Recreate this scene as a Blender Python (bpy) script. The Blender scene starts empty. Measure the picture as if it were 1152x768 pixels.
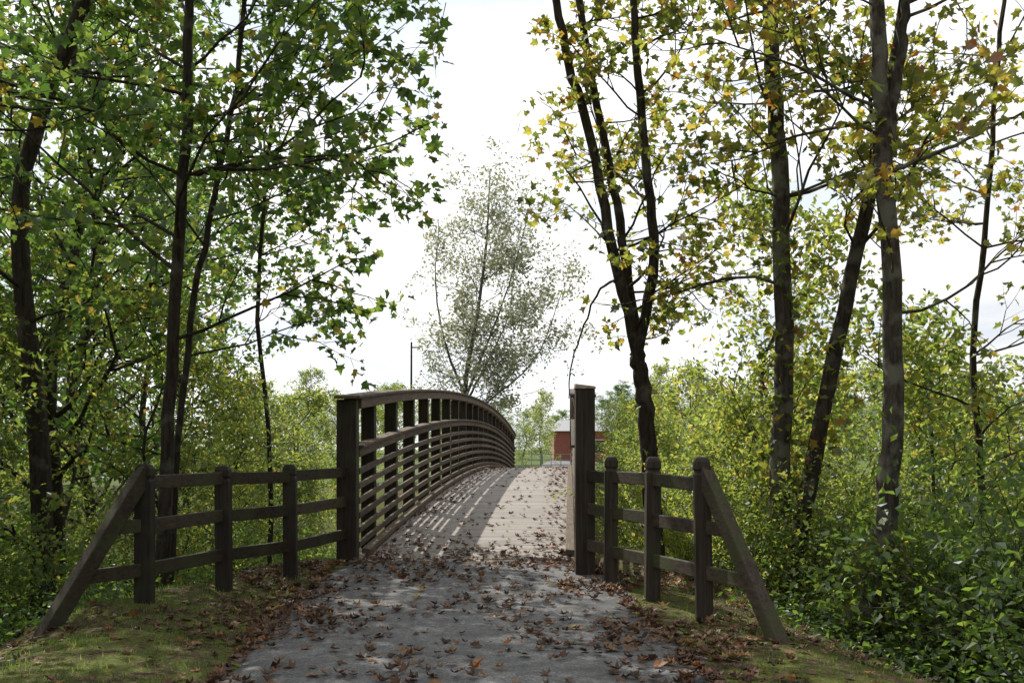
import bpy, math, random
import numpy as np
from mathutils import Vector
random.seed(7); RS=np.random.RandomState(11)
scene=bpy.context.scene
coll=scene.collection
F=1100.0
def PX(x,y,d): return Vector(((x-576)/F*d, d, 1.6-(y-505)/F*d))
def sst(a,b,x):
    t=np.clip((np.asarray(x,float)-a)/(b-a),0,1); return t*t*(3-2*t)

# ---------------------------------------------------------------- materials
def newmat(name):
    m=bpy.data.materials.new(name); m.use_nodes=True
    nt=m.node_tree; nt.nodes.clear()
    out=nt.nodes.new('ShaderNodeOutputMaterial')
    return m,nt,out
def N(nt,t,**kw):
    n=nt.nodes.new(t)
    for k,v in kw.items():
        if k in n.inputs: n.inputs[k].default_value=v
        else: setattr(n,k,v)
    return n
def ramp(nt,stops,fac=None):
    r=nt.nodes.new('ShaderNodeValToRGB'); e=r.color_ramp.elements
    while len(e)<len(stops): e.new(0.5)
    for i,(p,c) in enumerate(stops):
        e[i].position=p; e[i].color=(c[0],c[1],c[2],1)
    if fac is not None: nt.links.new(fac,r.inputs[0])
    return r
def mixc(nt,a,b,fac,mode='MIX'):
    m=nt.nodes.new('ShaderNodeMix'); m.data_type='RGBA'; m.blend_type=mode
    for s,v in ((m.inputs[0],fac),(m.inputs[6],a),(m.inputs[7],b)):
        if hasattr(v,'is_linked') or hasattr(v,'links'): nt.links.new(v,s)
        else:
            s.default_value = v if not isinstance(v,tuple) else (v[0],v[1],v[2],1)
    return m.outputs[2]

def leaf_mat(name,stops,tstops,mixf=0.5):
    m,nt,out=newmat(name)
    at=N(nt,'ShaderNodeAttribute',attribute_name='rnd')
    c=ramp(nt,stops,at.outputs['Fac']); t=ramp(nt,tstops,at.outputs['Fac'])
    oi=N(nt,'ShaderNodeObjectInfo')
    v=N(nt,'ShaderNodeMapRange'); nt.links.new(oi.outputs['Random'],v.inputs[0]); v.inputs[3].default_value=0.8; v.inputs[4].default_value=1.2
    h=N(nt,'ShaderNodeMapRange'); nt.links.new(oi.outputs['Random'],h.inputs[0]); h.inputs[3].default_value=0.51; h.inputs[4].default_value=0.482
    res=[]
    for s in (c,t):
        hs=N(nt,'ShaderNodeHueSaturation'); nt.links.new(h.outputs[0],hs.inputs['Hue']); nt.links.new(v.outputs[0],hs.inputs['Value']); nt.links.new(s.outputs[0],hs.inputs['Color']); res.append(hs)
    d=N(nt,'ShaderNodeBsdfDiffuse'); tr=N(nt,'ShaderNodeBsdfTranslucent')
    nt.links.new(res[0].outputs[0],d.inputs[0]); nt.links.new(res[1].outputs[0],tr.inputs[0])
    ms=N(nt,'ShaderNodeMixShader'); ms.inputs[0].default_value=mixf
    nt.links.new(d.outputs[0],ms.inputs[1]); nt.links.new(tr.outputs[0],ms.inputs[2])
    g=N(nt,'ShaderNodeBsdfGlossy'); g.inputs['Roughness'].default_value=0.42; g.inputs[0].default_value=(0.8,0.85,0.9,1)
    m2=N(nt,'ShaderNodeMixShader'); m2.inputs[0].default_value=0.045
    nt.links.new(ms.outputs[0],m2.inputs[1]); nt.links.new(g.outputs[0],m2.inputs[2])
    nt.links.new(m2.outputs[0],out.inputs[0])
    return m
M_leafL=leaf_mat('leaf_green',[(0,(.030,.060,.017)),(.6,(.058,.10,.026)),(.93,(.09,.12,.032)),(1,(.22,.18,.03))],
                 [(0,(.09,.20,.035)),(.6,(.22,.39,.055)),(.93,(.43,.54,.09)),(1,(.65,.48,.07))],.5)
M_leafR=leaf_mat('leaf_autumn',[(0,(.04,.06,.016)),(.5,(.07,.09,.022)),(.82,(.14,.14,.032)),(.94,(.22,.16,.035)),(1,(.17,.07,.02))],
                 [(0,(.18,.26,.04)),(.5,(.44,.50,.07)),(.82,(.74,.68,.11)),(.94,(.78,.54,.07)),(1,(.42,.16,.03))],.52)
M_leafU=leaf_mat('leaf_understory',[(0,(.038,.064,.018)),(.6,(.072,.105,.028)),(.93,(.12,.135,.037)),(1,(.25,.19,.04))],
                 [(0,(.17,.28,.05)),(.6,(.42,.55,.085)),(.93,(.68,.70,.13)),(1,(.78,.55,.08))],.53)
M_leafS=leaf_mat('leaf_silver_hazed',[(0,(.15,.17,.12)),(.6,(.22,.235,.16)),(1,(.30,.30,.21))],
                 [(0,(.28,.32,.18)),(.6,(.42,.46,.26)),(1,(.58,.56,.36))],.45)  # grey-green silvery leaves, colours paled further to paint in distance haze
def bark(name,c1,c2,c3,scale=1.0,lich=.62):
    m,nt,out=newmat(name)
    tc=N(nt,'ShaderNodeTexCoord'); mp=N(nt,'ShaderNodeMapping'); mp.inputs['Scale'].default_value=(14*scale,14*scale,2.6*scale)
    nt.links.new(tc.outputs['Object'],mp.inputs[0])
    n=N(nt,'ShaderNodeTexNoise'); n.inputs['Scale'].default_value=1.6; n.inputs['Detail'].default_value=6; n.inputs['Roughness'].default_value=.65
    nt.links.new(mp.outputs[0],n.inputs[0])
    r=ramp(nt,[(.35,c1),(.62,c2)],n.outputs[0])
    n2=N(nt,'ShaderNodeTexNoise'); n2.inputs['Scale'].default_value=3.5; n2.inputs['Detail'].default_value=5
    nt.links.new(tc.outputs['Object'],n2.inputs[0])
    r2=ramp(nt,[(lich-.07,(0,0,0)),(lich+.05,(1,1,1))],n2.outputs[0])
    c=mixc(nt,r.outputs[0],c3,r2.outputs[0])
    b=N(nt,'ShaderNodeBsdfPrincipled'); b.inputs['Roughness'].default_value=.9; b.inputs['Specular IOR Level'].default_value=.2
    nt.links.new(c,b.inputs['Base Color'])
    bp=N(nt,'ShaderNodeBump'); bp.inputs['Strength'].default_value=.9; bp.inputs['Distance'].default_value=.03
    nt.links.new(n.outputs[0],bp.inputs['Height']); nt.links.new(bp.outputs[0],b.inputs['Normal'])
    nt.links.new(b.outputs[0],out.inputs[0]); return m
M_bark=bark('bark_dark',(.025,.02,.015),(.075,.06,.046),(.12,.11,.09))
M_bark2=bark('bark_lichen',(.038,.03,.024),(.11,.092,.077),(.19,.18,.145),1,.55)
M_bark3=bark('bark_grey',(.08,.077,.07),(.17,.16,.15),(.24,.235,.22))

def wood(name,c1,c2,axis,moss=(.05,.06,.025),mossp=.63,vr=(.6,1.3)):
    m,nt,out=newmat(name)
    tc=N(nt,'ShaderNodeTexCoord'); mp=N(nt,'ShaderNodeMapping')
    sc=[38,38,38]; sc[axis]=1.8; mp.inputs['Scale'].default_value=sc
    nt.links.new(tc.outputs['Object'],mp.inputs[0])
    n=N(nt,'ShaderNodeTexNoise'); n.inputs['Scale'].default_value=1.; n.inputs['Detail'].default_value=5; n.inputs['Roughness'].default_value=.6
    nt.links.new(mp.outputs[0],n.inputs[0])
    at=N(nt,'ShaderNodeAttribute',attribute_name='rnd')
    r=ramp(nt,[(.3,c1),(.7,c2)],n.outputs[0])
    mr=N(nt,'ShaderNodeMapRange'); mr.inputs[3].default_value=vr[0]; mr.inputs[4].default_value=vr[1]; nt.links.new(at.outputs['Fac'],mr.inputs[0])
    hs=N(nt,'ShaderNodeHueSaturation'); nt.links.new(mr.outputs[0],hs.inputs['Value']); nt.links.new(r.outputs[0],hs.inputs['Color'])
    n2=N(nt,'ShaderNodeTexNoise'); n2.inputs['Scale'].default_value=2.2; n2.inputs['Detail'].default_value=6
    nt.links.new(tc.outputs['Object'],n2.inputs[0])
    r2=ramp(nt,[(mossp-.1,(0,0,0)),(mossp+.1,(.8,.8,.8))],n2.outputs[0])
    c=mixc(nt,hs.outputs[0],moss,r2.outputs[0])
    b=N(nt,'ShaderNodeBsdfPrincipled'); b.inputs['Roughness'].default_value=.75; b.inputs['Specular IOR Level'].default_value=.35
    nt.links.new(c,b.inputs['Base Color'])
    bp=N(nt,'ShaderNodeBump'); bp.inputs['Strength'].default_value=.5; bp.inputs['Distance'].default_value=.006
    nt.links.new(n.outputs[0],bp.inputs['Height']); nt.links.new(bp.outputs[0],b.inputs['Normal'])
    nt.links.new(b.outputs[0],out.inputs[0]); return m
M_post=wood('wood_post',(.020,.015,.011),(.068,.051,.037),2)
M_rail=wood('wood_rail',(.055,.040,.027),(.18,.13,.088),1,(.09,.085,.045))
M_railx=wood('wood_fence_rail',(.033,.025,.017),(.11,.083,.058),1,(.065,.075,.03),.58)
M_plank=wood('wood_deck_plank',(.24,.215,.195),(.36,.325,.295),0,(.17,.145,.12),.66,(.88,1.1))

def simple(name,col,rough=.8,var=.3,scale=8.):
    m,nt,out=newmat(name)
    tc=N(nt,'ShaderNodeTexCoord'); n=N(nt,'ShaderNodeTexNoise'); n.inputs['Scale'].default_value=scale; n.inputs['Detail'].default_value=6
    nt.links.new(tc.outputs['Object'],n.inputs[0])
    a=tuple(c*(1-var) for c in col); b_=tuple(c*(1+var) for c in col)
    r=ramp(nt,[(.3,a),(.7,b_)],n.outputs[0])
    b=N(nt,'ShaderNodeBsdfPrincipled'); b.inputs['Roughness'].default_value=rough
    nt.links.new(r.outputs[0],b.inputs['Base Color']); nt.links.new(b.outputs[0],out.inputs[0]); return m

def asphalt():
    m,nt,out=newmat('path_asphalt')
    tc=N(nt,'ShaderNodeTexCoord')
    n=N(nt,'ShaderNodeTexNoise'); n.inputs['Scale'].default_value=2.3; n.inputs['Detail'].default_value=10; n.inputs['Roughness'].default_value=.75
    nt.links.new(tc.outputs['Object'],n.inputs[0])
    r=ramp(nt,[(.34,(.07,.07,.073)),(.5,(.13,.13,.135)),(.66,(.19,.19,.19))],n.outputs[0])
    v=N(nt,'ShaderNodeTexVoronoi'); v.inputs['Scale'].default_value=70
    nt.links.new(tc.outputs['Object'],v.inputs['Vector'])
    sp=N(nt,'ShaderNodeSeparateColor'); nt.links.new(v.outputs['Color'],sp.inputs[0])
    r3=ramp(nt,[(0,(.45,.45,.45)),(.8,(1.1,1.1,1.1)),(1,(1.8,1.75,1.7))],sp.outputs[0])
    c=mixc(nt,r.outputs[0],r3.outputs[0],1.0,'MULTIPLY')
    n4=N(nt,'ShaderNodeTexNoise'); n4.inputs['Scale'].default_value=4.5; n4.inputs['Detail'].default_value=9; n4.inputs['Roughness'].default_value=.75
    nt.links.new(tc.outputs['Object'],n4.inputs[0])
    r4=ramp(nt,[(.51,(0,0,0)),(.64,(.85,.85,.85))],n4.outputs[0])
    c=mixc(nt,c,(.07,.056,.043),r4.outputs[0])
    b=N(nt,'ShaderNodeBsdfPrincipled'); b.inputs['Roughness'].default_value=.66; b.inputs['Specular IOR Level'].default_value=.5
    nt.links.new(c,b.inputs['Base Color'])
    bp=N(nt,'ShaderNodeBump'); bp.inputs['Strength'].default_value=.9; bp.inputs['Distance'].default_value=.008
    nt.links.new(sp.outputs[1],bp.inputs['Height']); nt.links.new(bp.outputs[0],b.inputs['Normal'])
    nt.links.new(b.outputs[0],out.inputs[0]); return m
M_asph=asphalt()

def groundmat():
    m,nt,out=newmat('ground_forest_floor')
    tc=N(nt,'ShaderNodeTexCoord')
    v=N(nt,'ShaderNodeTexVoronoi'); v.inputs['Scale'].default_value=26
    nt.links.new(tc.outputs['Object'],v.inputs['Vector'])
    sp=N(nt,'ShaderNodeSeparateColor'); nt.links.new(v.outputs['Color'],sp.inputs[0])
    lit=ramp(nt,[(0,(.035,.026,.016)),(.4,(.07,.05,.03)),(.75,(.11,.075,.045)),(1,(.18,.13,.075))],sp.outputs[0])
    n=N(nt,'ShaderNodeTexNoise'); n.inputs['Scale'].default_value=45; n.inputs['Detail'].default_value=6
    nt.links.new(tc.outputs['Object'],n.inputs[0])
    grass=ramp(nt,[(.3,(.032,.048,.012)),(.5,(.095,.115,.025)),(.7,(.20,.205,.045))],n.outputs[0])
    n2=N(nt,'ShaderNodeTexNoise'); n2.inputs['Scale'].default_value=1.8; n2.inputs['Detail'].default_value=10; n2.inputs['Roughness'].default_value=.78
    nt.links.new(tc.outputs['Object'],n2.inputs[0])
    r2=ramp(nt,[(.43,(0,0,0)),(.54,(1,1,1))],n2.outputs[0])
    c=mixc(nt,lit.outputs[0],grass.outputs[0],r2.outputs[0])
    sx=N(nt,'ShaderNodeSeparateXYZ'); nt.links.new(tc.outputs['Object'],sx.inputs[0])
    mr=N(nt,'ShaderNodeMapRange'); mr.inputs[1].default_value=52; mr.inputs[2].default_value=58; nt.links.new(sx.outputs[1],mr.inputs[0])
    c=mixc(nt,c,(.085,.12,.035),mr.outputs[0])
    b=N(nt,'ShaderNodeBsdfPrincipled'); b.inputs['Roughness'].default_value=.95; b.inputs['Specular IOR Level'].default_value=.15
    nt.links.new(c,b.inputs['Base Color'])
    bp=N(nt,'ShaderNodeBump'); bp.inputs['Strength'].default_value=.8; bp.inputs['Distance'].default_value=.03
    nt.links.new(n.outputs[0],bp.inputs['Height']); nt.links.new(bp.outputs[0],b.inputs['Normal'])
    nt.links.new(b.outputs[0],out.inputs[0]); return m
M_ground=groundmat()

def fallen():
    m,nt,out=newmat('fallen_leaf')
    at=N(nt,'ShaderNodeAttribute',attribute_name='rnd')
    c=ramp(nt,[(0,(.045,.022,.014)),(.4,(.12,.06,.035)),(.7,(.20,.105,.06)),(.88,(.30,.17,.09)),(.95,(.34,.13,.04)),(1,(.38,.30,.09))],at.outputs['Fac'])
    b=N(nt,'ShaderNodeBsdfPrincipled'); b.inputs['Roughness'].default_value=.6
    nt.links.new(c.outputs[0],b.inputs['Base Color'])
    t=N(nt,'ShaderNodeBsdfTranslucent'); nt.links.new(c.outputs[0],t.inputs[0])
    ms=N(nt,'ShaderNodeMixShader'); ms.inputs[0].default_value=.2
    nt.links.new(b.outputs[0],ms.inputs[1]); nt.links.new(t.outputs[0],ms.inputs[2]); nt.links.new(ms.outputs[0],out.inputs[0]); return m
M_fallen=fallen()

# ---------------------------------------------------------------- mesh building
def build_mesh(name,parts,mats):
    V=[];L=[];S=[];MI=[];RN=[];SM=[];off=0;ls=0
    for v,f,mi,rn,sm in parts:
        v=np.asarray(v,np.float32); f=np.asarray(f,np.int32)
        if len(f)==0: continue
        m,k=f.shape
        V.append(v); L.append((f+off).ravel()); S.append(ls+np.arange(m)*k); ls+=m*k; off+=len(v)
        MI.append(np.full(m,mi,np.int32)); RN.append(np.full(m,.5,np.float32) if rn is None else np.asarray(rn,np.float32)); SM.append(np.full(m,sm,bool))
    V=np.concatenate(V);L=np.concatenate(L).astype(np.int32);S=np.concatenate(S).astype(np.int32)
    me=bpy.data.meshes.new(name)
    me.vertices.add(len(V)); me.vertices.foreach_set('co',V.ravel())
    me.loops.add(len(L)); me.loops.foreach_set('vertex_index',L)
    me.polygons.add(len(S)); me.polygons.foreach_set('loop_start',S)
    me.polygons.foreach_set('material_index',np.concatenate(MI))
    me.polygons.foreach_set('use_smooth',np.concatenate(SM))
    me.update(calc_edges=True)
    a=me.attributes.new('rnd','FLOAT','FACE'); a.data.foreach_set('value',np.concatenate(RN))
    for m in mats: me.materials.append(m)
    return me
def obj(name,me,parent=None):
    o=bpy.data.objects.new(name,me); coll.objects.link(o)
    if parent: o.parent=parent
    return o
def empty(name):
    o=bpy.data.objects.new(name,None); o.empty_display_size=.2; coll.objects.link(o); return o

LOBE=np.array([(0,.38,.0),(0,0,0),(.40,.12,0),(.30,.34,0),(.50,.62,0),(.20,.62,0),(0,1,0),(-.20,.62,0),(-.50,.62,0),(-.30,.34,0),(-.40,.12,0)],float)
LOBE[:,2]=.35*np.abs(LOBE[:,0])-.22*LOBE[:,1]**2
LOBEF=np.array([(0,i,i+1 if i<10 else 1) for i in range(1,11)])
CRIMP=LOBE.copy(); CRIMP[:,2]=.55*np.abs(CRIMP[:,0])**1.3+.35*(CRIMP[:,1]-.4)**2+np.array([0,.02,.1,-.02,.14,0,.12,.03,-.02,.1,.0])
SIMP=np.array([(0,0,0),(.30,.45,.09),(0,1,-.12),(-.30,.45,.09)],float)
SIMPF=np.array([(0,1,2),(0,2,3)])
def leaves(P,size,tmpl,faces,up=.8,rnd=.65,droop=.35,rng=None,jit=.35):
    rng=rng or RS
    P=np.asarray(P,float).reshape(-1,3); n=len(P)
    if n==0: return np.zeros((0,3)),np.zeros((0,3),int),np.zeros(0)
    nn=rng.normal(0,rnd,(n,3)); nn[:,2]+=up; nn/=np.linalg.norm(nn,axis=1)[:,None]
    t=rng.normal(0,1,(n,3)); t[:,2]-=droop; t-=nn*np.sum(t*nn,1)[:,None]; t/=np.linalg.norm(t,axis=1)[:,None]
    b=np.cross(t,nn)
    s=size*(1+rng.uniform(-jit,jit,n)); sx=s*rng.uniform(.8,1.15,n)
    sz=s*rng.uniform(.2,1.6,n)
    T=tmpl
    V=P[:,None,:]+T[None,:,0,None]*b[:,None,:]*sx[:,None,None]+T[None,:,1,None]*t[:,None,:]*s[:,None,None]+T[None,:,2,None]*nn[:,None,:]*sz[:,None,None]
    k=len(T)
    Fc=(faces[None]+(np.arange(n)*k)[:,None,None]).reshape(-1,3)
    r=np.repeat(rng.uniform(0,1,n),len(faces))
    return V.reshape(-1,3),Fc,r
def tube(pts,r0,r1,sides,flare=0,lump=0):
    p=np.array([tuple(q) for q in pts]); n=len(p)
    t=np.gradient(p,axis=0); t/=np.linalg.norm(t,axis=1)[:,None]+1e-9
    ref=np.array([1.,0,0]) if abs(t.mean(0)[0])<.7 else np.array([0,1.,0])
    u=np.cross(t,ref); u/=np.linalg.norm(u,axis=1)[:,None]; w=np.cross(t,u)
    f=np.linspace(0,1,n); r=r0*(1-f)+r1*f
    if flare: r=r*(1+flare*np.exp(-f*22))
    a=np.arange(sides)/sides*2*math.pi
    rr=np.repeat(r[:,None],sides,1)
    if lump: rr=rr*(1+RS.uniform(-lump,lump,rr.shape))
    V=p[:,None]+rr[:,:,None]*(np.cos(a)[None,:,None]*u[:,None]+np.sin(a)[None,:,None]*w[:,None])
    i=np.arange(n-1)[:,None]*sides; j=np.arange(sides)[None]; j2=(j+1)%sides
    Fq=np.stack([i+j,i+j2,i+sides+j2,i+sides+j],-1).reshape(-1,4)
    return V.reshape(-1,3),Fq
def joinv(lst):
    V=[];Fs=[];o=0
    for v,f in lst: V.append(v);Fs.append(f+o);o+=len(v)
    return np.concatenate(V),np.concatenate(Fs)
def rv(s=1.): return Vector((random.gauss(0,s),random.gauss(0,s),random.gauss(0,s)))
def grow(pos,d,L,r,lvl,o):
    n=6 if lvl==0 else (4 if lvl==1 else 3)
    pts=[pos.copy()]; seg=L/n; d=d.normalized(); dirs=[d]
    for i in range(n):
        d=(d+rv(o['wob'])+Vector((0,0,o['up'][lvl]))).normalized()
        pos=pos+d*seg; pts.append(pos); dirs.append(d)
    if lvl<=o['tl']: o['tubes'].append((pts,max(r,.0022),max(r*.3,.0012),(6,4,3,3)[lvl]))
    if lvl>=o['maxl']:
        for k in range(o['lpt']):
            t=random.uniform(.15,1.05)*n; i=min(int(t),n-1)
            o['lv'].append(pts[i].lerp(pts[i+1],min(t-i,1.3))+rv(o['spread']))
    else:
        for k in range(o['nc'][lvl]):
            t=(k+random.uniform(.2,1))/o['nc'][lvl]; t=(.2+.8*t)*n; i=min(int(t),n-1)
            q=pts[i].lerp(pts[i+1],min(t-i,1)); dd=dirs[i]
            pr=dd.cross(rv()).normalized(); pr.z*=o['flat']
            cd=(dd*.75+pr*random.uniform(.6,1.1)).normalized()
            grow(q,cd,L*random.uniform(.38,.62)*(1.15-.4*t/n),r*.5,lvl+1,o)
def spline(ctrl,n):
    c=[ctrl[0]*2-ctrl[1]]+list(ctrl)+[ctrl[-1]*2-ctrl[-2]]; out=[]
    m=len(ctrl)-1
    for k in range(n):
        u=k/(n-1)*m; i=min(int(u),m-1); t=u-i
        p0,p1,p2,p3=c[i],c[i+1],c[i+2],c[i+3]
        out.append(.5*((2*p1)+(p2-p0)*t+(2*p0-5*p1+4*p2-p3)*t*t+(3*p1-p0-3*p2+p3)*t**3))
    return out
def opt(**k):
    o=dict(tubes=[],lv=[],maxl=2,nc=(5,4,3),lpt=10,wob=.16,up=(.05,.02,-.03,-.03),spread=.07,flat=.6,tl=2); o.update(k); return o
def tree_parts(o,stems,lsize,tm,prune,extra,up):
    tb=[]
    for s in stems: tb.append(tube(s[0],s[1],s[2],10,flare=s[3] if len(s)>3 else 0,lump=.05))
    for p,a,b,s in o['tubes']:
        if prune is None or prune(np.array([tuple(p[-1])]))[0]: tb.append(tube(p,a,b,s))
    bv,bf=joinv(tb)
    lv=np.array([tuple(p) for p in o['lv']]) if o['lv'] else np.zeros((0,3))
    if prune is not None and len(lv): lv=lv[prune(lv)]
    if extra is not None: lv=np.concatenate([lv,extra])
    T,Fc=(LOBE,LOBEF) if tm=='lobe' else (SIMP,SIMPF)
    v,f,r=leaves(lv,lsize,T,Fc,up=up)
    return bv,bf,v,f,r
def finish_tree(name,o,stems,mats,lsize,tm='lobe',prune=None,extra=None,up=.8):
    bv,bf,v,f,r=tree_parts(o,stems,lsize,tm,prune,extra,up)
    return build_mesh(name,[(bv,bf,0,None,True),(v,f,1,r,False)],mats)

# ---------------------------------------------------------------- terrain functions
RA=np.array([.82,13.]); UU=np.array([.059,1.]); UU/=np.linalg.norm(UU); NN=np.array([UU[1],-UU[0]])
BL=38.6; BW=2.9
def deckz(s): return .95-.85*((s-BL/2)/(BL/2))**2
def xc(y): y=np.asarray(y,float); return np.where(y<13,-.03-.046*y,-.63+.059*(y-13))
def rampz(y): return .10*sst(9.5,13,y)
PH=RS.uniform(0,6.28,(12,)); 
def nz(x,y):
    s=0
    for i,(f,a) in enumerate([(.35,.16),(.8,.08),(1.9,.035),(4.3,.015)]):
        s=s+a*np.sin(f*x*1.1+f*y*.6+PH[i])*np.cos(f*y*1.05-f*x*.4+PH[i+4])
    return s
def gh(x,y):
    x=np.asarray(x,float); y=np.asarray(y,float)
    a=np.abs(x-xc(y))
    far=sst(48,54,y)
    side=-1.9*sst(2.6,8.5,a)*(1-.8*far)
    rav=-2.6*sst(13.6,19,y)*(1-sst(46,51.6,y))
    base=np.where(y<30,rampz(y)*(1-sst(2,3,a)),.08*(1-sst(60,80,y)))
    h=np.minimum(side,0)+rav*(1-.35*sst(2.5,8.5,a))+base
    h=h+nz(x,y)*sst(1.95,3.6,a)*(1-.7*far)
    return h-.02
def axis(fine0,fine1,step,lo,hi,g=1.13):
    a=list(np.arange(fine0,fine1,step)); s=step; x=a[-1]
    while x<hi: s*=g; x+=s; a.append(x)
    s=step;x=a[0];b=[]
    while x>lo: s*=g; x-=s; b.append(x)
    return np.array(b[::-1]+a)
gx=axis(-9,9,.16,-1500,1500); gy=axis(1,20,.16,-300,2500)
X,Y=np.meshgrid(gx,gy); Z=gh(X,Y)
nx=len(gx); ny=len(gy)
ii=np.arange(ny-1)[:,None]*nx; jj=np.arange(nx-1)[None]
gf=np.stack([ii+jj,ii+jj+1,ii+nx+jj+1,ii+nx+jj],-1).reshape(-1,4)
obj('ground',build_mesh('ground',[(np.stack([X,Y,Z],-1).reshape(-1,3),gf,0,None,True)],[M_ground]))
def path(name,y0,y1,step,hw0,zf):
    ys=np.arange(y0,y1+.001,step); ts=np.linspace(-1,1,13)
    yy=np.repeat(ys[:,None],13,1)
    wob=.08*np.sin(ys*1.7+1)+.05*np.sin(ys*4.3)+.03*np.sin(ys*11)
    wob2=.08*np.sin(ys*1.3+4)+.05*np.sin(ys*5.1+2)+.03*np.sin(ys*9)
    hw=hw0(ys)
    tt=ts[None]*hw[:,None]+np.where(ts[None]>.9,wob[:,None],0)+np.where(ts[None]<-.9,wob2[:,None],0)
    xx=xc(yy)+tt
    zz=zf(yy)+.012*(1-ts[None]**2)+np.where(np.abs(ts[None])>.95,-.03,0)+.004
    n=13;m=len(ys)
    i=np.arange(m-1)[:,None]*n;j=np.arange(n-1)[None]
    f=np.stack([i+j,i+j+1,i+n+j+1,i+n+j],-1).reshape(-1,4)
    obj(name,build_mesh(name,[(np.stack([xx,yy,zz],-1).reshape(-1,3),f,0,None,True)],[M_asph]))
path('path',-20,12.98,.12,lambda y:1.82+.02*sst(7,11,y)-.25*sst(11.8,13,y),rampz)
path('path',51.75,140,.6,lambda y:1.5+0*y,lambda y:.08*(1-sst(60,80,y))+.01)

# ---------------------------------------------------------------- boxes
BOXF=np.array([(0,3,2,1),(4,5,6,7),(0,1,5,4),(1,2,6,5),(2,3,7,6),(3,0,4,7)])
def box8(c): return np.array(c,float),BOXF
def BP(s,t,z):
    p=RA+s*UU+t*NN; return (p[0],p[1],z)
def bbox(s0,s1,t0,t1,z0,z1):
    return box8([BP(s0,t0,z0),BP(s0,t1,z0),BP(s1,t1,z0),BP(s1,t0,z0),BP(s0,t0,z1),BP(s0,t1,z1),BP(s1,t1,z1),BP(s1,t0,z1)])
def beam(p0,p1,w,h,ext=0):
    p0=Vector(p0);p1=Vector(p1);d=(p1-p0).normalized(); p0=p0-d*ext;p1=p1+d*ext
    sd=d.cross(Vector((0,0,1)))
    sd=sd.normalized() if sd.length>1e-3 else Vector((1,0,0))
    up=sd.cross(d)
    c=[]
    for p in (p0,p1):
        c.append([p-sd*w/2-up*h/2,p+sd*w/2-up*h/2,p+sd*w/2+up*h/2,p-sd*w/2+up*h/2])
    v=[tuple(q) for q in c[0]+c[1]]
    return np.array(v),np.array([(0,3,2,1),(4,5,6,7),(0,1,5,4),(1,2,6,5),(2,3,7,6),(3,0,4,7)])
def mk(name,boxes,mat,parent,bev=.008):
    parts=[(v,f,0,np.full(len(f),random.random()),False) for v,f in boxes]
    o=obj(name,build_mesh(name,parts,[mat]),parent)
    if bev:
        b=o.modifiers.new('bevel','BEVEL'); b.width=bev; b.segments=2; b.limit_method='ANGLE'
    return o
def sweep(s0,s1,n,t0,t1,a,b):
    ss=np.linspace(s0,s1,n); V=[]
    for s in ss:
        z=deckz(s)
        for t,zz in ((t0,a),(t1,a),(t1,b),(t0,b)): V.append(BP(s,t,z+zz))
    Fq=[]
    for i in range(n-1):
        for j in range(4): Fq.append((i*4+j,i*4+(j+1)%4,i*4+4+(j+1)%4,i*4+4+j))
    Fq.append((3,2,1,0)); k=(n-1)*4; Fq.append((k,k+1,k+2,k+3))
    return np.array(V),np.array(Fq)

# ---------------------------------------------------------------- bridge
bridge=empty('arched_wooden_bridge')
pl=[];s=0.0
while s<BL-.13:
    e=s+.146; j=random.uniform(-.02,.02)
    za,zb=deckz(s),deckz(e); k=random.uniform(-.0015,.0015)
    c=[BP(s,-BW-.12+j,za-.06),BP(s,.12+j,za-.06),BP(e,.12+j,zb-.06),BP(e,-BW-.12+j,zb-.06),
       BP(s,-BW-.12+j,za+k),BP(s,.12+j,za+k),BP(e,.12+j,zb+k),BP(e,-BW-.12+j,zb+k)]
    pl.append(box8(c)); s+=.150
mk('deck',pl,M_plank,bridge,.002)
posts=[];rails=[];tops=[];kerb=[];str_=[]
PS=[.12]+[1.55+1.85*i for i in range(20)]+[BL-.15]
for side in (-1,1):
    ti=-BW if side<0 else 0.0
    def T(a): return ti+side*a
    for i,s in enumerate(PS):
        w=.13 if 0<i<len(PS)-1 else .15
        z=deckz(s); ta,tb=sorted((T(.075),T(.075+.2)))
        top=z+2.03
        if i==0 and side<0: ta,tb=sorted((T(.03),T(.30))); top=z+2.16
        if i==0 and side>0: continue
        posts.append(bbox(s-w/2-.03,s+w/2+.03,ta,tb,z-.7,top))
    hs=[(.13,.085),(.33,.085),(.53,.085),(.73,.085),(.93,.085),(1.13,.085),(1.37,.12)]
    for zo,h in hs:
        a=.22 if side<0 else .05
        while a<BL-.1:
            b=min(a+3.7,BL-.02)
            ta,tb=sorted((T(.02+random.uniform(0,.004)),T(.062)))
            rails.append(sweep(a,b-.006,7,ta,tb,zo,zo+h)); a=b
    ta,tb=sorted((T(-.03),T(.17)))
    rails.append(sweep(.24,BL-.05,60,ta,tb,1.495,1.535))
    a=.02 if side<0 else .06
    ta,tb=sorted((T(.0),T(.245)))
    tops.append(sweep(a+.2 if side<0 else a,BL,70,ta,tb,2.035,2.18))
    ta,tb=sorted((T(-.05),T(.30)))
    tops.append(sweep(a-.14 if side<0 else a,BL+.04,70,ta,tb,2.183,2.225))
    ta,tb=sorted((T(-.11),T(.015)))
    kerb.append(sweep(.3,BL-.2,60,ta,tb,.035,.105))
    ta,tb=sorted((T(-.15),T(.07)))
    str_.append(sweep(0,BL,60,ta,tb,-.75,-.065))
str_.append(sweep(0,BL,60,-1.6,-1.3,-.75,-.065))
PPS=-1.05; PPT=.13
posts.append(beam(BP(PPS,PPT,-.6),BP(PPS,PPT,2.33),.235,.235))
mk('side_posts',posts,M_post,bridge,.012)
mk('side_rails',rails,M_rail,bridge,.006)
mk('arched_top_beam',tops,M_rail,bridge,.008)
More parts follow.
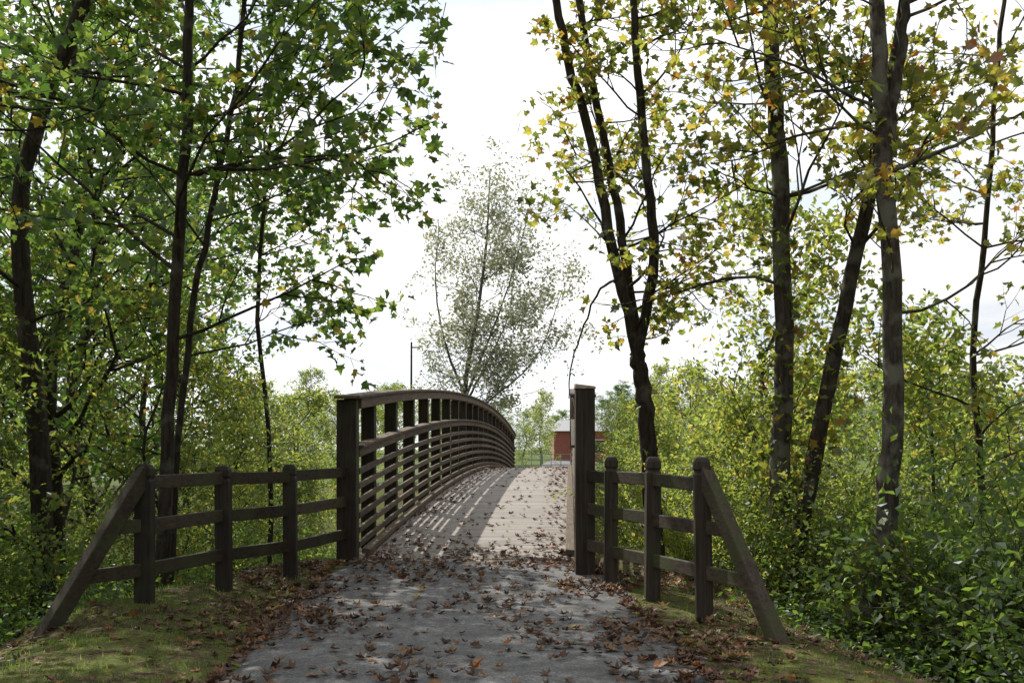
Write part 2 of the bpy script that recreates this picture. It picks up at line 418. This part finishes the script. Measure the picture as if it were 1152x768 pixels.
mk('deck_kerb',kerb,M_rail,bridge,.006)
mk('arched_girders',str_,M_post,bridge,.01)
M_conc=simple('concrete',(.25,.24,.22),.9,.3,5)
mk('abutment',[bbox(-.02,.7,-BW-.5,.5,-1.6,.025),bbox(BL-.6,BL+.1,-BW-.5,.5,-3,.0),],M_conc,bridge,.01)
mk('entry_rails',[beam(BP(PPS+.12,PPT,z),BP(.05,.045,z+.0),.045,.10) for z in (.27,.47,.67,.87,1.07,1.27,1.5)],M_post,bridge,.006)
cp=BP(PPS,PPT,0)
v=[(cp[0]-.13,cp[1]-.13,2.332),(cp[0]+.13,cp[1]-.13,2.332),(cp[0]+.13,cp[1]+.13,2.332),(cp[0]-.13,cp[1]+.13,2.332),
   (cp[0]-.12,cp[1]-.12,2.39),(cp[0]+.12,cp[1]-.12,2.36),(cp[0]+.12,cp[1]+.12,2.38),(cp[0]-.12,cp[1]+.12,2.41)]
mk('post_cap',[box8(v)],simple('weathered_cap',(.40,.30,.25),.7,.3,20),bridge,.006)

# ---------------------------------------------------------------- fences
def fence(pts,brace_end,bridge_pt):
    f=empty('wooden_fence')
    pb=[];rb=[]
    allp=[Vector((p[0],p[1],0)) for p in pts]
    for p,(x,y,tp) in zip(allp,pts):
        d=.155
        ang=random.uniform(-.08,.08)
        ca,sa=math.cos(ang),math.sin(ang)
        lean=Vector((random.uniform(-.02,.02),random.uniform(-.02,.02),0))
        prof=[(-.8,1),(tp-.17,1),(tp-.155,.84),(tp-.135,.84),(tp-.12,1),(tp-.05,.95),(tp-.012,.72),(tp,.4)]
        V=[];Fq=[]
        for z,sc in prof:
            for sx,sy in ((-1,-1),(1,-1),(1,1),(-1,1)):
                a=sx*d/2*sc;b=sy*d/2*sc
                V.append((p.x+a*ca-b*sa+lean.x*z,p.y+a*sa+b*ca+lean.y*z,z))
        m=len(prof)
        for i in range(m-1):
            for j in range(4): Fq.append((i*4+j,i*4+(j+1)%4,i*4+4+(j+1)%4,i*4+4+j))
        k=(m-1)*4
        Fq.append((k,k+1,k+2,k+3)); Fq.append((3,2,1,0))
        pb.append((np.array(V),np.array(Fq)))
    mk('posts',pb,M_post,f,.006)
    chain=allp+[Vector((bridge_pt[0],bridge_pt[1],0))]
    for zz in (1.27,.86,.43):
        for i in range(len(chain)-1):
            a=chain[i].copy();b=chain[i+1].copy()
            a.z=zz+random.uniform(-.012,.012);b.z=zz+random.uniform(-.012,.012)+(0 if i<len(chain)-2 else .02)
            rb.append(beam(a,b,.055,.135,ext=.0))
    be=Vector(brace_end); bt=allp[0].copy(); bt.z=1.38
    for zz in (.86,.43):
        t=(1.38-zz)/(1.38-be.z)
        q=bt.lerp(be,t); a=allp[0].copy();a.z=zz;q.z=zz
        rb.append(beam(a,q,.054,.13))
    mk('rails',rb,M_railx,f,.008)
    dv=(be-bt).normalized()
    mk('diagonal_brace',[beam(bt-dv*.02,be+dv*.15,.12,.15)],M_railx,f,.01)
    return f
bl=BP(.1,-BW-.17,0); br=BP(PPS,PPT,0)
fence([(-3.57,9.5,1.46),(-3.18,10.8,1.42),(-2.66,11.75,1.42)],(-4.1,8.6,-.03),(bl[0],bl[1]))
fence([(1.83,9.3,1.53),(1.49,10.4,1.52),(1.14,11.3,1.52)],(2.25,8.25,-.03),(br[0],br[1]))

# ---------------------------------------------------------------- hero trees
def hero(name,stems,mats,lsize,nl,Lr,zr,o,seed,bias=None,prune=None,ivy=None,elev=(.1,.7),tm='lobe',lr=.009):
    random.seed(seed); st=[]
    for si,(ctrl,r0,r1,fl) in enumerate(stems):
        pts=spline(ctrl,26); 
        for q in pts[1:-1]: q+=rv(.012)
        st.append((pts,r0,r1,fl))
        for k in range(nl[si]):
            z=random.uniform(zr[0],pts[-1].z)
            if z<pts[0].z: continue
            i=min(range(25),key=lambda i:abs(pts[i].z-z))
            az=random.uniform(0,6.283)
            dx,dy=math.cos(az),math.sin(az)
            if bias: dx+=bias[0]; dy+=bias[1]
            e=random.uniform(*elev)
            L=random.uniform(*Lr); rr=(r0+(r1-r0)*i/25)
            grow(pts[i].copy(),Vector((dx,dy,e)),L,min(rr*.4,lr*L+.004),0,o)
    ex=None
    if ivy:
        ex=[]
        for si,z0,z1,n,rad in ivy:
            pts=st[si][0]
            for k in range(n):
                z=random.uniform(z0,z1); i=min(range(26),key=lambda i:abs(pts[i].z-z))
                a=random.uniform(0,6.28); ex.append((pts[i].x+rad*math.cos(a)*random.uniform(.7,1.7),pts[i].y+rad*math.sin(a)*random.uniform(.7,1.7),z))
        ex=np.array(ex)
    return obj(name,finish_tree(name,o,st,mats,lsize,tm,prune,ex))
def C(d,*pts,dd=0): return [PX(x,y,d+dd*i) for i,(x,y) in enumerate(pts)]
def setz(c):
    c[0].z=float(gh(c[0].x,c[0].y))-.15; return c
prL=lambda P:(P[:,0]<-.68-.055*(P[:,1]-9))&~((np.abs(P[:,0])<2)&(P[:,2]<2.8))
prR=lambda P:(P[:,0]>.02*P[:,1]-.15)&~((P[:,0]<1.9)&(P[:,2]<3.0))
NCR=(5,3,3)
base=setz(C(14,(740,690),(733,560),(724,440),(716,395)))
s1=[base[-1],*C(14,(690,285),(665,160),(640,70),(622,-20),(600,-180))]
s2=[base[-2].lerp(base[-1],.6),*C(14.3,(712,360),(698,250),(676,140),(655,30),(640,-150))]
s3=[base[-2].lerp(base[-1],.9),*C(13.8,(735,290),(727,180),(716,60),(712,-40),(705,-200))]
s4=C(14,(698,318),(684,318),(668,338),(655,372),(643,410),(640,448))
hero('multi_stem_tree',[(base,.13,.11,.4),(s1,.085,.05,0),(s2,.08,.045,0),(s3,.08,.04,0),(s4,.022,.008,0)],[M_bark,M_leafR],.12,[0,12,8,13,0],(1.1,2.5),(3.2,9),opt(lpt=6,nc=NCR),21,bias=(.1,-.1),prune=prR,ivy=[(0,-.5,2.6,60,.2)])
hero('tulip_tree',[(setz(C(13,(872,690),(878,560),(881,400),(877,200),(867,60),(862,-100),(850,-330))),.145,.08,.5)],[M_bark2,M_leafR],.12,[29],(1.3,2.7),(3.4,9),opt(lpt=6,nc=NCR),22,prune=prR,ivy=[(0,-1,4.5,420,.22)])
hero('tulip_tree',[(setz(C(12.5,(882,700),(905,570),(935,420),(962,290),(988,175),(1010,50),(1035,-120),(1050,-300))),.115,.06,.4)],[M_bark,M_leafR],.12,[18],(1.2,2.4),(3.8,9),opt(lpt=6,nc=NCR),23,prune=prR,ivy=[(0,-.8,3.2,260,.2)])
m=setz(C(11,(968,735),(998,570),(1004,420),(998,250),(991,100),(984,-20),(975,-250)))
fk=[m[3].lerp(m[4],.4),*C(11.1,(1003,130),(1015,40),(1025,-60),(1040,-250))]
lb=[m[3].lerp(m[4],.35),*C(10.8,(1020,185),(1070,165),(1120,140),(1180,120))]
hero('tulip_tree',[(m,.13,.07,.6),(fk,.07,.04,0),(lb,.03,.012,0)],[M_bark2,M_leafR],.12,[13,10,7],(1.0,2.4),(2.9,8),opt(lpt=6,nc=NCR),24,prune=prR,ivy=[(0,-.4,.6,160,.2)])
hero('slender_tree',[(setz(C(15,(1100,700),(1105,560),(1095,400),(1110,250),(1120,100),(1135,-60))),.06,.03,.3)],[M_bark,M_leafR],.12,[20],(1.2,2.4),(1.5,9),opt(lpt=7,nc=NCR),25,prune=prR)
# left
hero('maple_tree',[(setz(C(12,(180,690),(188,500),(197,330),(208,180),(212,60),(215,-80),(225,-330))),.085,.045,.4),
      (setz(C(12.3,(188,690),(210,400),(235,250),(265,100),(280,-60),(300,-260))),.045,.025,.3)],[M_bark,M_leafL],.135,[27,20],(1.6,3.8),(2.6,9),opt(lpt=8,nc=(5,4,3),up=(.03,-.02,-.05,-.05)),31,bias=(.5,-.15),prune=prL,elev=(-.05,.6))
hero('maple_tree',[(setz(C(14,(50,700),(42,480),(25,320),(25,200),(60,90),(95,0),(130,-120),(150,-300))),.15,.07,.4)],[M_bark,M_leafL],.13,[25],(1.5,3.4),(2.6,9),opt(lpt=8,nc=(5,4,3)),32,bias=(.1,-.1),prune=prL,elev=(-.05,.6))
hero('maple_tree',[(setz(C(17,(300,690),(305,520),(290,350),(300,200),(310,60),(300,-80),(310,-200))),.045,.02,.4)],[M_bark,M_leafL],.13,[24],(1.3,2.6),(2.6,9),opt(lpt=8,nc=(5,4,3)),33,bias=(-.1,-.1),prune=prL,elev=(-.05,.6))
hero('maple_tree',[([Vector((-6.2,7.0,-1)),Vector((-6.1,7,2)),Vector((-5.9,7.1,4)),Vector((-5.8,7.4,7)),Vector((-5.9,7.6,10))],.10,.05,.4)],[M_bark,M_leafL],.13,[18],(1.4,3.0),(3.4,9),opt(lpt=7,nc=(5,4,3)),34,bias=(.2,.2),prune=lambda P:(P[:,0]<-2.4)&((P[:,1]>5)),elev=(0,.6))
# big silver maple beyond the bridge
V3=Vector
random.seed(71)
stems=[([V3((-3.1,58,-.4)),V3((-3.0,58,3)),V3((-2.7,58,6)),V3((-2.0,58,10)),V3((-1.5,58,14)),V3((-1.3,58,18.2))],.22,.03,.4),
   ([V3((-3.0,58,4)),V3((-1.8,57.5,7)),V3((-.4,57,10.5)),V3((.9,57,15))],.10,.02,0),
   ([V3((-2.9,58,5)),V3((-4.0,58.5,8)),V3((-4.6,59,11.5)),V3((-4.4,59,15.5))],.09,.02,0),
   ([V3((-3.0,58,3)),V3((-1.2,58,4.6)),V3((1.4,58,7)),V3((3.0,58,11))],.08,.02,0),
   ([V3((-2.9,58,4)),V3((-1.5,60,7)),V3((-.2,61,10)),V3((.2,61.5,14))],.08,.02,0)]
def crown(P): return ((P[:,0]+.7)/(6.0-.2*np.clip(P[:,2]-9,0,20)))**2+((P[:,1]-58)/5.5)**2+((P[:,2]-10.6)/9.8)**2<1.0+.35*np.sin(P[:,0]*1.5+1)*np.sin(P[:,2]*1.1)
def crown2(P):
    g=np.sin(P[:,0]*1.7+P[:,2]*.6)+np.sin(P[:,2]*1.9-P[:,0]*.8+1)+np.sin(P[:,1]*1.6+P[:,2]*.9)
    return crown(P)&(g>-1.0)
hero('silver_maple_tree',stems,[M_bark3,M_leafS],.215,[58,42,38,38,22],(2.0,5.0),(2.6,20),opt(lpt=6,nc=(6,4,3),spread=.2,tl=1,up=(.1,.03,0,0)),71,tm='simp',elev=(-.3,.9),lr=.008,prune=crown2)

# ---------------------------------------------------------------- library trees
def lib_tree(nm,seed,H,R,nl,lpt,mats,ls,r0,z0=.2,spread=.13,nc=(5,4,3),up=.6,shape=1.,lr=.4,tl=1):
    random.seed(seed); o=opt(lpt=lpt,spread=spread,nc=nc,flat=.8,tl=tl)
    ctrl=[Vector((0,0,-.4))]+[Vector((random.gauss(0,.03)*H,random.gauss(0,.03)*H,H*t)) for t in (.2,.4,.6,.8,.97)]
    pts=spline(ctrl,18)
    for k in range(nl):
        h=z0+(1-z0)*(k+random.random())/nl
        i=min(int(h*17),16); q=pts[i].lerp(pts[i+1],h*17-i)
        prof=math.sin(math.pi*min(1,(.18+.82*(h-z0)/(1-z0))**.8*.93))**.6
        az=random.uniform(0,6.28)
        grow(q,Vector((math.cos(az),math.sin(az),random.uniform(0,.8)+h*.5)),R*prof*random.uniform(.6,1.15)*shape,r0*lr*(1-h*.7),0,o)
    return finish_tree(nm,o,[(pts,r0,r0*.2,.4)],mats,ls,'simp',up=up)
def shrub_parts(seed,H,nst,lpt,ls):
    random.seed(seed); o=opt(lpt=lpt,spread=.09,nc=(5,4,3),up=(.03,0,0,0),flat=.9,wob=.2,tl=1)
    for k in range(nst):
        a=random.uniform(0,6.28); s=random.uniform(.15,.9)
        grow(Vector((math.cos(a)*.15,math.sin(a)*.15,-.15)),Vector((math.cos(a)*s,math.sin(a)*s,1)),H*random.uniform(.6,1),.012,0,o)
    return tree_parts(o,[([Vector((0,0,-.2)),Vector((.02,0,.2)),Vector((.03,.02,.5))],.02,.01)],ls,'simp',None,None,.7)
TL=[lib_tree('forest_tree_a',51,15,4.0,38,9,[M_bark,M_leafL],.21,.17,.12),
    lib_tree('forest_tree_b',52,17,3.8,40,9,[M_bark,M_leafL],.21,.18,.15),
    lib_tree('forest_tree_c',53,13,3.6,36,9,[M_bark,M_leafL],.2,.13,.1)]
TR=[lib_tree('young_tree_a',54,7.,2.3,28,8,[M_bark,M_leafU],.15,.06,.08),
    lib_tree('young_tree_b',55,8.5,2.4,30,8,[M_bark,M_leafU],.15,.07,.1),
    lib_tree('young_tree_c',56,6,2.2,26,9,[M_bark,M_leafU],.14,.05,.06)]
SHP=[shrub_parts(61,2.6,12,9,.09),shrub_parts(62,2.1,12,9,.08),shrub_parts(63,3.3,12,10,.10)]
random.seed(99)
def place(name,me,x,y,sc=1.,z=None):
    o=obj(name,me); o.location=(x,y,float(gh(x,y)) if z is None else z)
    o.rotation_euler=(random.gauss(0,.03),random.gauss(0,.03),random.uniform(0,6.28))
    k=sc*random.uniform(.88,1.12); o.scale=(k*random.uniform(.9,1.1),k*random.uniform(.9,1.1),k); return o
def shrub_mass(name,lst,mat):
    parts=[]
    for x,y,sc in lst:
        bv,bf,v,f,r=random.choice(SHP); a=random.uniform(0,6.28); ca,sa=math.cos(a),math.sin(a)
        R=np.array([[ca,-sa,0],[sa,ca,0],[0,0,1]])*sc*np.array([random.uniform(.9,1.1),random.uniform(.9,1.1),1])[None]
        t=np.array([x,y,float(gh(x,y))]); sr=random.random()
        parts.append((bv@R.T+t,bf,0,None,True)); parts.append((v@R.T+t,f,1,.72*r+.25*sr,False))
    obj(name,build_mesh(name,parts,[M_bark,mat]))
for x,y in [(-9,19),(-13,17),(-16,22),(-11.5,27),(-18,29),(-13,35),(-20,38),(-15,46),(-24,44),(-11,12),(-10,4),(-18,12),(-26,58)]:
    place('forest_tree',random.choice(TL),x+random.uniform(-.5,.5),y+random.uniform(-.5,.5),.95)
for x,y in [(-6.2,16),(-8,14.5),(-5.6,20),(-7.4,24),(-8.4,29),(-9.5,35),(-9.5,42),(-7,11.5),(-10,21),(-13,24),(-6.3,26),(-7.3,33),(-8,47)]:
    place('young_tree',random.choice(TR),x,y,.72)
for x,y,k in [(-7,57,.8),(-11,60,.9),(-15,57,.8),(-4.6,62,.6),(-9,70,.9),(-14,68,.9),(-20,64,1),(-6,75,.8),(-2.5,70,.5),(-12,80,.9),(-18,78,1)]:
    place('young_tree',random.choice(TR),x,y,k)
lst=[]
for i in range(95):
    y=random.uniform(8.5,34); x=float(xc(y))-random.uniform(4.0,4.+y*.45)
    if y<11.5 and x>-6.6: x-=2.4
    lst.append((x,y,random.uniform(.6,1.05)))
shrub_mass('shrubbery',lst,M_leafL)
for x,y in [(7.5,17),(5.3,19.5),(9.5,21),(6.2,24),(11.5,25),(8,28),(14,30),(6.6,33),(10.5,35),(16,38),(8.6,41),(13,46),(8,52),(11,16),(13.5,20),(9.2,13),(4.6,16.2),(20,34),(16,25)]:
    place('young_tree',random.choice(TR),x+random.uniform(-.4,.4),y+random.uniform(-.4,.4),.95)
for x,y,k in [(3.6,15,.55),(3.7,18.5,.6),(3.5,22,.62),(3.9,26.5,.7),(4.3,31,.75),(4.9,37,.8),(5.3,42,.8),(6.2,48,.8),(7.4,57,.7),(9.5,63,.8),
              (5.6,52,.7),(12,58,.8),(15,55,.9),(18,60,.9),(21,56,.9),(25,62,1),(13,68,.9),(11,40,.8),(17,46,.9),(22,50,.9),(6.4,55,.62)]:
    place('young_tree',random.choice(TR),x,y,k)
lst=[]
for i in range(110):
    y=random.uniform(8,38); x=float(xc(y))+random.uniform(3.6,4.+y*.55)
    if y<12 and x<5.6: x=random.uniform(4.9,7.5)
    lst.append((x,y,random.uniform(.6,1.15)))
for x,y,k in [(2.9,13.4,.6),(3.2,14.4,.8),(2.7,15.6,.85),(3.2,17.5,.9),(2.9,20,.95),(3.5,23,.9),(3.4,21,.9),(4.2,11.8,.55),(3.4,12.4,.5)]: lst.append((x,y,k))
shrub_mass('shrubbery',[q for q in lst if q[1]>=13],M_leafU)
shrub_mass('shrubbery',[q for q in lst if q[1]<13],M_leafL)
for x,y in [(17,24),(22,30),(12.8,11),(11,5)]:
    place('forest_tree',random.choice(TL),x,y,.8)
dt=empty('distant_tree_line')
for i in range(60):
    x=random.uniform(-110,130); y=random.uniform(165,210)
    o=obj('crown_%02d'%i,random.choice(TL),dt); o.location=(x,y,-.5); k=random.uniform(.55,.95); o.scale=(k*1.6,k*1.6,k); o.rotation_euler=(0,0,random.uniform(0,6))
for x,y,k in [(2.7,92,.85),(1.2,98,.7),(3.2,104,.8),(-1,96,.8)]:
    place('park_tree',random.choice(TR),x,y,k)
for x,y,k in [(-7,100,.5),(21,112,.5),(26,108,.6)]:
    place('park_tree',random.choice(TL[:2]),x,y,k)

# ---------------------------------------------------------------- undergrowth & fallen leaves
random.seed(5)
cl=[]
for i in range(850):
    y=random.uniform(6,28); sd=random.choice((-1,1)); a=random.uniform(3.4,4+y*.5)
    if y<9.8 : a+= .6
    cl.append((float(xc(y))+sd*a,y,random.uniform(.15,.5)))
PU=[]
for x,y,h in cl:
    n=60; q=RS.normal(0,1,(n,3)); 
    xx=x+q[:,0]*.28; yy=y+q[:,1]*.28; zz=gh(xx,yy)+np.abs(q[:,2])*h*.45+.03
    PU.append(np.stack([xx,yy,zz],1))
PU=np.concatenate(PU); v,f,r=leaves(PU,.075,SIMP,SIMPF,up=.9,rnd=.5)
obj('undergrowth',build_mesh('undergrowth',[(v,f,0,r*.8,False)],[M_leafL]))

def surf(x,y):
    x=np.asarray(x,float);y=np.asarray(y,float)
    s=(x-RA[0])*UU[0]+(y-RA[1])*UU[1]
    a=np.abs(x-xc(y))
    on=(s>0)&(s<BL)&(a<1.5)
    pth=(~on)&(a<1.72)&(y<13.1)
    return np.where(on,deckz(s),np.where(pth,rampz(y)+.016*(1-(a/1.85)**2),gh(x,y)))
xs=[];ys=[]
def add(x,y): xs.append(x);ys.append(y)
for i in range(3600):
    y=4.2+9*random.random()**.9; t=random.uniform(-1.8,1.8)
    if random.random()<.3: t=random.choice((-1,1))*random.uniform(1.2,1.8)
    if math.sin(t*3.1+y*1.3)+math.sin(y*2.7-t*2)+random.gauss(0,1.1)<.15: continue
    add(float(xc(y))+t,y)
for i in range(420):
    y=random.gauss(13.0,.9); add(float(xc(y))+random.uniform(-1.4,1.4),y)
for i in range(1100):
    y=13+24*random.random()**1.3; t=random.uniform(-1.4,1.4)
    if random.random()<.45: t=random.choice((-1,1))*random.uniform(.9,1.42)
    add(float(xc(y))+t,y)
for i in range(9500):
    y=random.uniform(4,15); sd=random.choice((-1,1)); a=1.65+abs(random.gauss(0,1.3))
    x=float(xc(y))+sd*a
    if a>1.8 and math.sin(x*2.3+y*.7)+math.sin(y*1.9-x*1.1)+random.gauss(0,1.1)<(.4 if sd<0 else .1): continue
    add(x,y)
xs=np.array(xs);ys=np.array(ys)
ok=~((ys>13.1)&(np.abs(xs-xc(ys))>1.42)); xs=xs[ok];ys=ys[ok]
zs=surf(xs,ys)+RS.uniform(.004,.02,len(xs))
v,f,r=leaves(np.stack([xs,ys,zs],1),.078,CRIMP,LOBEF,up=1,rnd=.2,droop=0,jit=.55)
obj('fallen_leaves',build_mesh('fallen_leaves',[(v,f,0,r,False)],[M_fallen]))
random.seed(8)
gp=[]
for i in range(700):
    y=random.uniform(4.5,12.5); sd=random.choice((-1,-1,1)); a=random.uniform(1.9,3.7)
    x=float(xc(y))+sd*a
    for k in range(15): gp.append((x+random.gauss(0,.08),y+random.gauss(0,.08)))
gp=np.array(gp); n=len(gp); gz=gh(gp[:,0],gp[:,1])
a=RS.uniform(0,6.28,n); ln=RS.uniform(.02,.065,n); bd=RS.uniform(.1,.8,n)*ln; w=.0035
dx,dy=np.cos(a),np.sin(a)
V=np.stack([np.stack([gp[:,0]-dy*w,gp[:,1]+dx*w,gz],1),np.stack([gp[:,0]+dy*w,gp[:,1]-dx*w,gz],1),np.stack([gp[:,0]+dx*bd,gp[:,1]+dy*bd,gz+ln],1)],1).reshape(-1,3)
obj('grass',build_mesh('grass',[(V,np.arange(3*n).reshape(-1,3),0,RS.uniform(0,1,n),False)],[M_leafL]))

# ---------------------------------------------------------------- far things
bh=empty('brick_building')
def wbox(x0,x1,y0,y1,z0,z1): return box8([(x0,y0,z0),(x1,y0,z0),(x1,y1,z0),(x0,y1,z0),(x0,y0,z1),(x1,y0,z1),(x1,y1,z1),(x0,y1,z1)])
def brickmat():
    m,nt,out=newmat('red_brick'); tc=N(nt,'ShaderNodeTexCoord'); b=N(nt,'ShaderNodeTexBrick'); b.inputs['Scale'].default_value=2.5
    b.inputs['Color1'].default_value=(.40,.10,.07,1); b.inputs['Color2'].default_value=(.32,.08,.055,1); b.inputs['Mortar'].default_value=(.3,.22,.18,1)
    mp=N(nt,'ShaderNodeMapping'); mp.inputs['Rotation'].default_value=(math.pi/2,0,0); nt.links.new(tc.outputs['Object'],mp.inputs[0]); nt.links.new(mp.outputs[0],b.inputs[0])
    p=N(nt,'ShaderNodeBsdfPrincipled'); p.inputs['Roughness'].default_value=.9; nt.links.new(b.outputs[0],p.inputs['Base Color']); nt.links.new(p.outputs[0],out.inputs[0]); return m
mk('walls',[wbox(5.8,14,135,147,-.2,4.1)],brickmat(),bh,0)
mk('roof',[box8([(5.4,134.6,4.1),(14.4,134.6,4.1),(14.4,147.4,4.1),(5.4,147.4,4.1),(6.7,139,5.7),(13,139,5.7),(13,143,5.7),(6.7,143,5.7)])],simple('pale_metal_roof',(.34,.35,.36),.7,.15),bh,0)
mk('windows',[wbox(8.8+2.6*i,10+2.6*i,134.93,134.99,1.2,2.8) for i in range(2)],simple('window_glass',(.04,.05,.06),.15,.2),bh,0)
mk('window_frames',[wbox(8.7+2.6*i,10.1+2.6*i,134.9,134.98,2.81,2.95) for i in range(2)],simple('white_trim',(.7,.7,.68),.5,.05),bh,0)
place('park_tree',TR[2],8.6,118,.75)
mf=empty('metal_fence')
fb=[]
for i in range(60):
    x=-20+i*.8; fb.append(wbox(x-.03,x+.03,79.97,80.03,-.2,1.25))
for z in (.3,.75,1.2): fb.append(wbox(-20,27.5,79.975,80.025,z-.025,z+.025))
mk('bars',fb,simple('galvanised_steel',(.3,.32,.32),.5,.1),mf,0)
up=empty('utility_pole')
v,f=tube([Vector((-6.6,64,-.3)),Vector((-6.6,64,4)),Vector((-6.58,64,8.6))],.09,.06,10)
obj('pole',build_mesh('pole',[(v,f,0,None,True)],[M_bark]),up)
mk('bracket',[wbox(-6.6,-5.9,63.87,63.95,8.2,8.28)],M_post,up,.01)

# ---------------------------------------------------------------- light & sky
AZ=math.radians(-34); EL=math.radians(45)
sd=Vector((math.sin(AZ)*math.cos(EL),math.cos(AZ)*math.cos(EL),math.sin(EL)))
sun=bpy.data.lights.new('sun','SUN'); sun.energy=5.0; sun.angle=math.radians(.5); sun.color=(1,.95,.86)
so=bpy.data.objects.new('sun',sun); coll.objects.link(so); so.rotation_euler=sd.to_track_quat('Z','Y').to_euler(); so.location=(0,0,30)
w=bpy.data.worlds.new('World'); scene.world=w; w.use_nodes=True; nt=w.node_tree; nt.nodes.clear()
out=nt.nodes.new('ShaderNodeOutputWorld'); bg=nt.nodes.new('ShaderNodeBackground'); bg.inputs[1].default_value=.12
sky=nt.nodes.new('ShaderNodeTexSky'); sky.sky_type='NISHITA'; sky.sun_disc=False; sky.sun_elevation=EL; sky.sun_rotation=AZ
tc=nt.nodes.new('ShaderNodeTexCoord')
dp=nt.nodes.new('ShaderNodeVectorMath'); dp.operation='DOT_PRODUCT'; dp.inputs[1].default_value=sd
nt.links.new(tc.outputs['Generated'],dp.inputs[0])
g=nt.nodes.new('ShaderNodeMapRange'); g.inputs[1].default_value=-.1; g.inputs[2].default_value=.74; g.inputs[3].default_value=3.6; g.inputs[4].default_value=11; g.interpolation_type='SMOOTHSTEP'
nt.links.new(dp.outputs['Value'],g.inputs[0])
mp=nt.nodes.new('ShaderNodeMapping'); mp.inputs['Scale'].default_value=(1.5,1.5,5); nt.links.new(tc.outputs['Generated'],mp.inputs[0])
n=nt.nodes.new('ShaderNodeTexNoise'); n.inputs['Scale'].default_value=2.2; n.inputs['Detail'].default_value=7; n.inputs['Roughness'].default_value=.55
nt.links.new(mp.outputs[0],n.inputs[0])
cc=ramp(nt,[(.38,(.74,.80,.88)),(.54,(1,1,1))],n.outputs[0])
mul=nt.nodes.new('ShaderNodeVectorMath'); mul.operation='SCALE'; nt.links.new(cc.outputs[0],mul.inputs[0]); nt.links.new(g.outputs[0],mul.inputs['Scale'])
mk_=ramp(nt,[(.34,(.85,.85,.85)),(.48,(1,1,1))],n.outputs[0])
mx=mixc(nt,sky.outputs[0],mul.outputs[0],mk_.outputs[0])
nt.links.new(mx,bg.inputs[0]); nt.links.new(bg.outputs[0],out.inputs[0])
scene.view_settings.view_transform='Standard'; scene.view_settings.look='None'; scene.view_settings.exposure=0; scene.view_settings.gamma=1

cam=bpy.data.cameras.new('camera'); cam.sensor_width=36; cam.lens=F/1152*36; cam.shift_y=121/1152; cam.clip_end=5000; cam.clip_start=.05
co=bpy.data.objects.new('camera',cam); coll.objects.link(co); co.location=(0,0,1.6); co.rotation_euler=(math.pi/2,0,0)
scene.camera=co
print('faces',sum(len(m.polygons) for m in bpy.data.meshes))
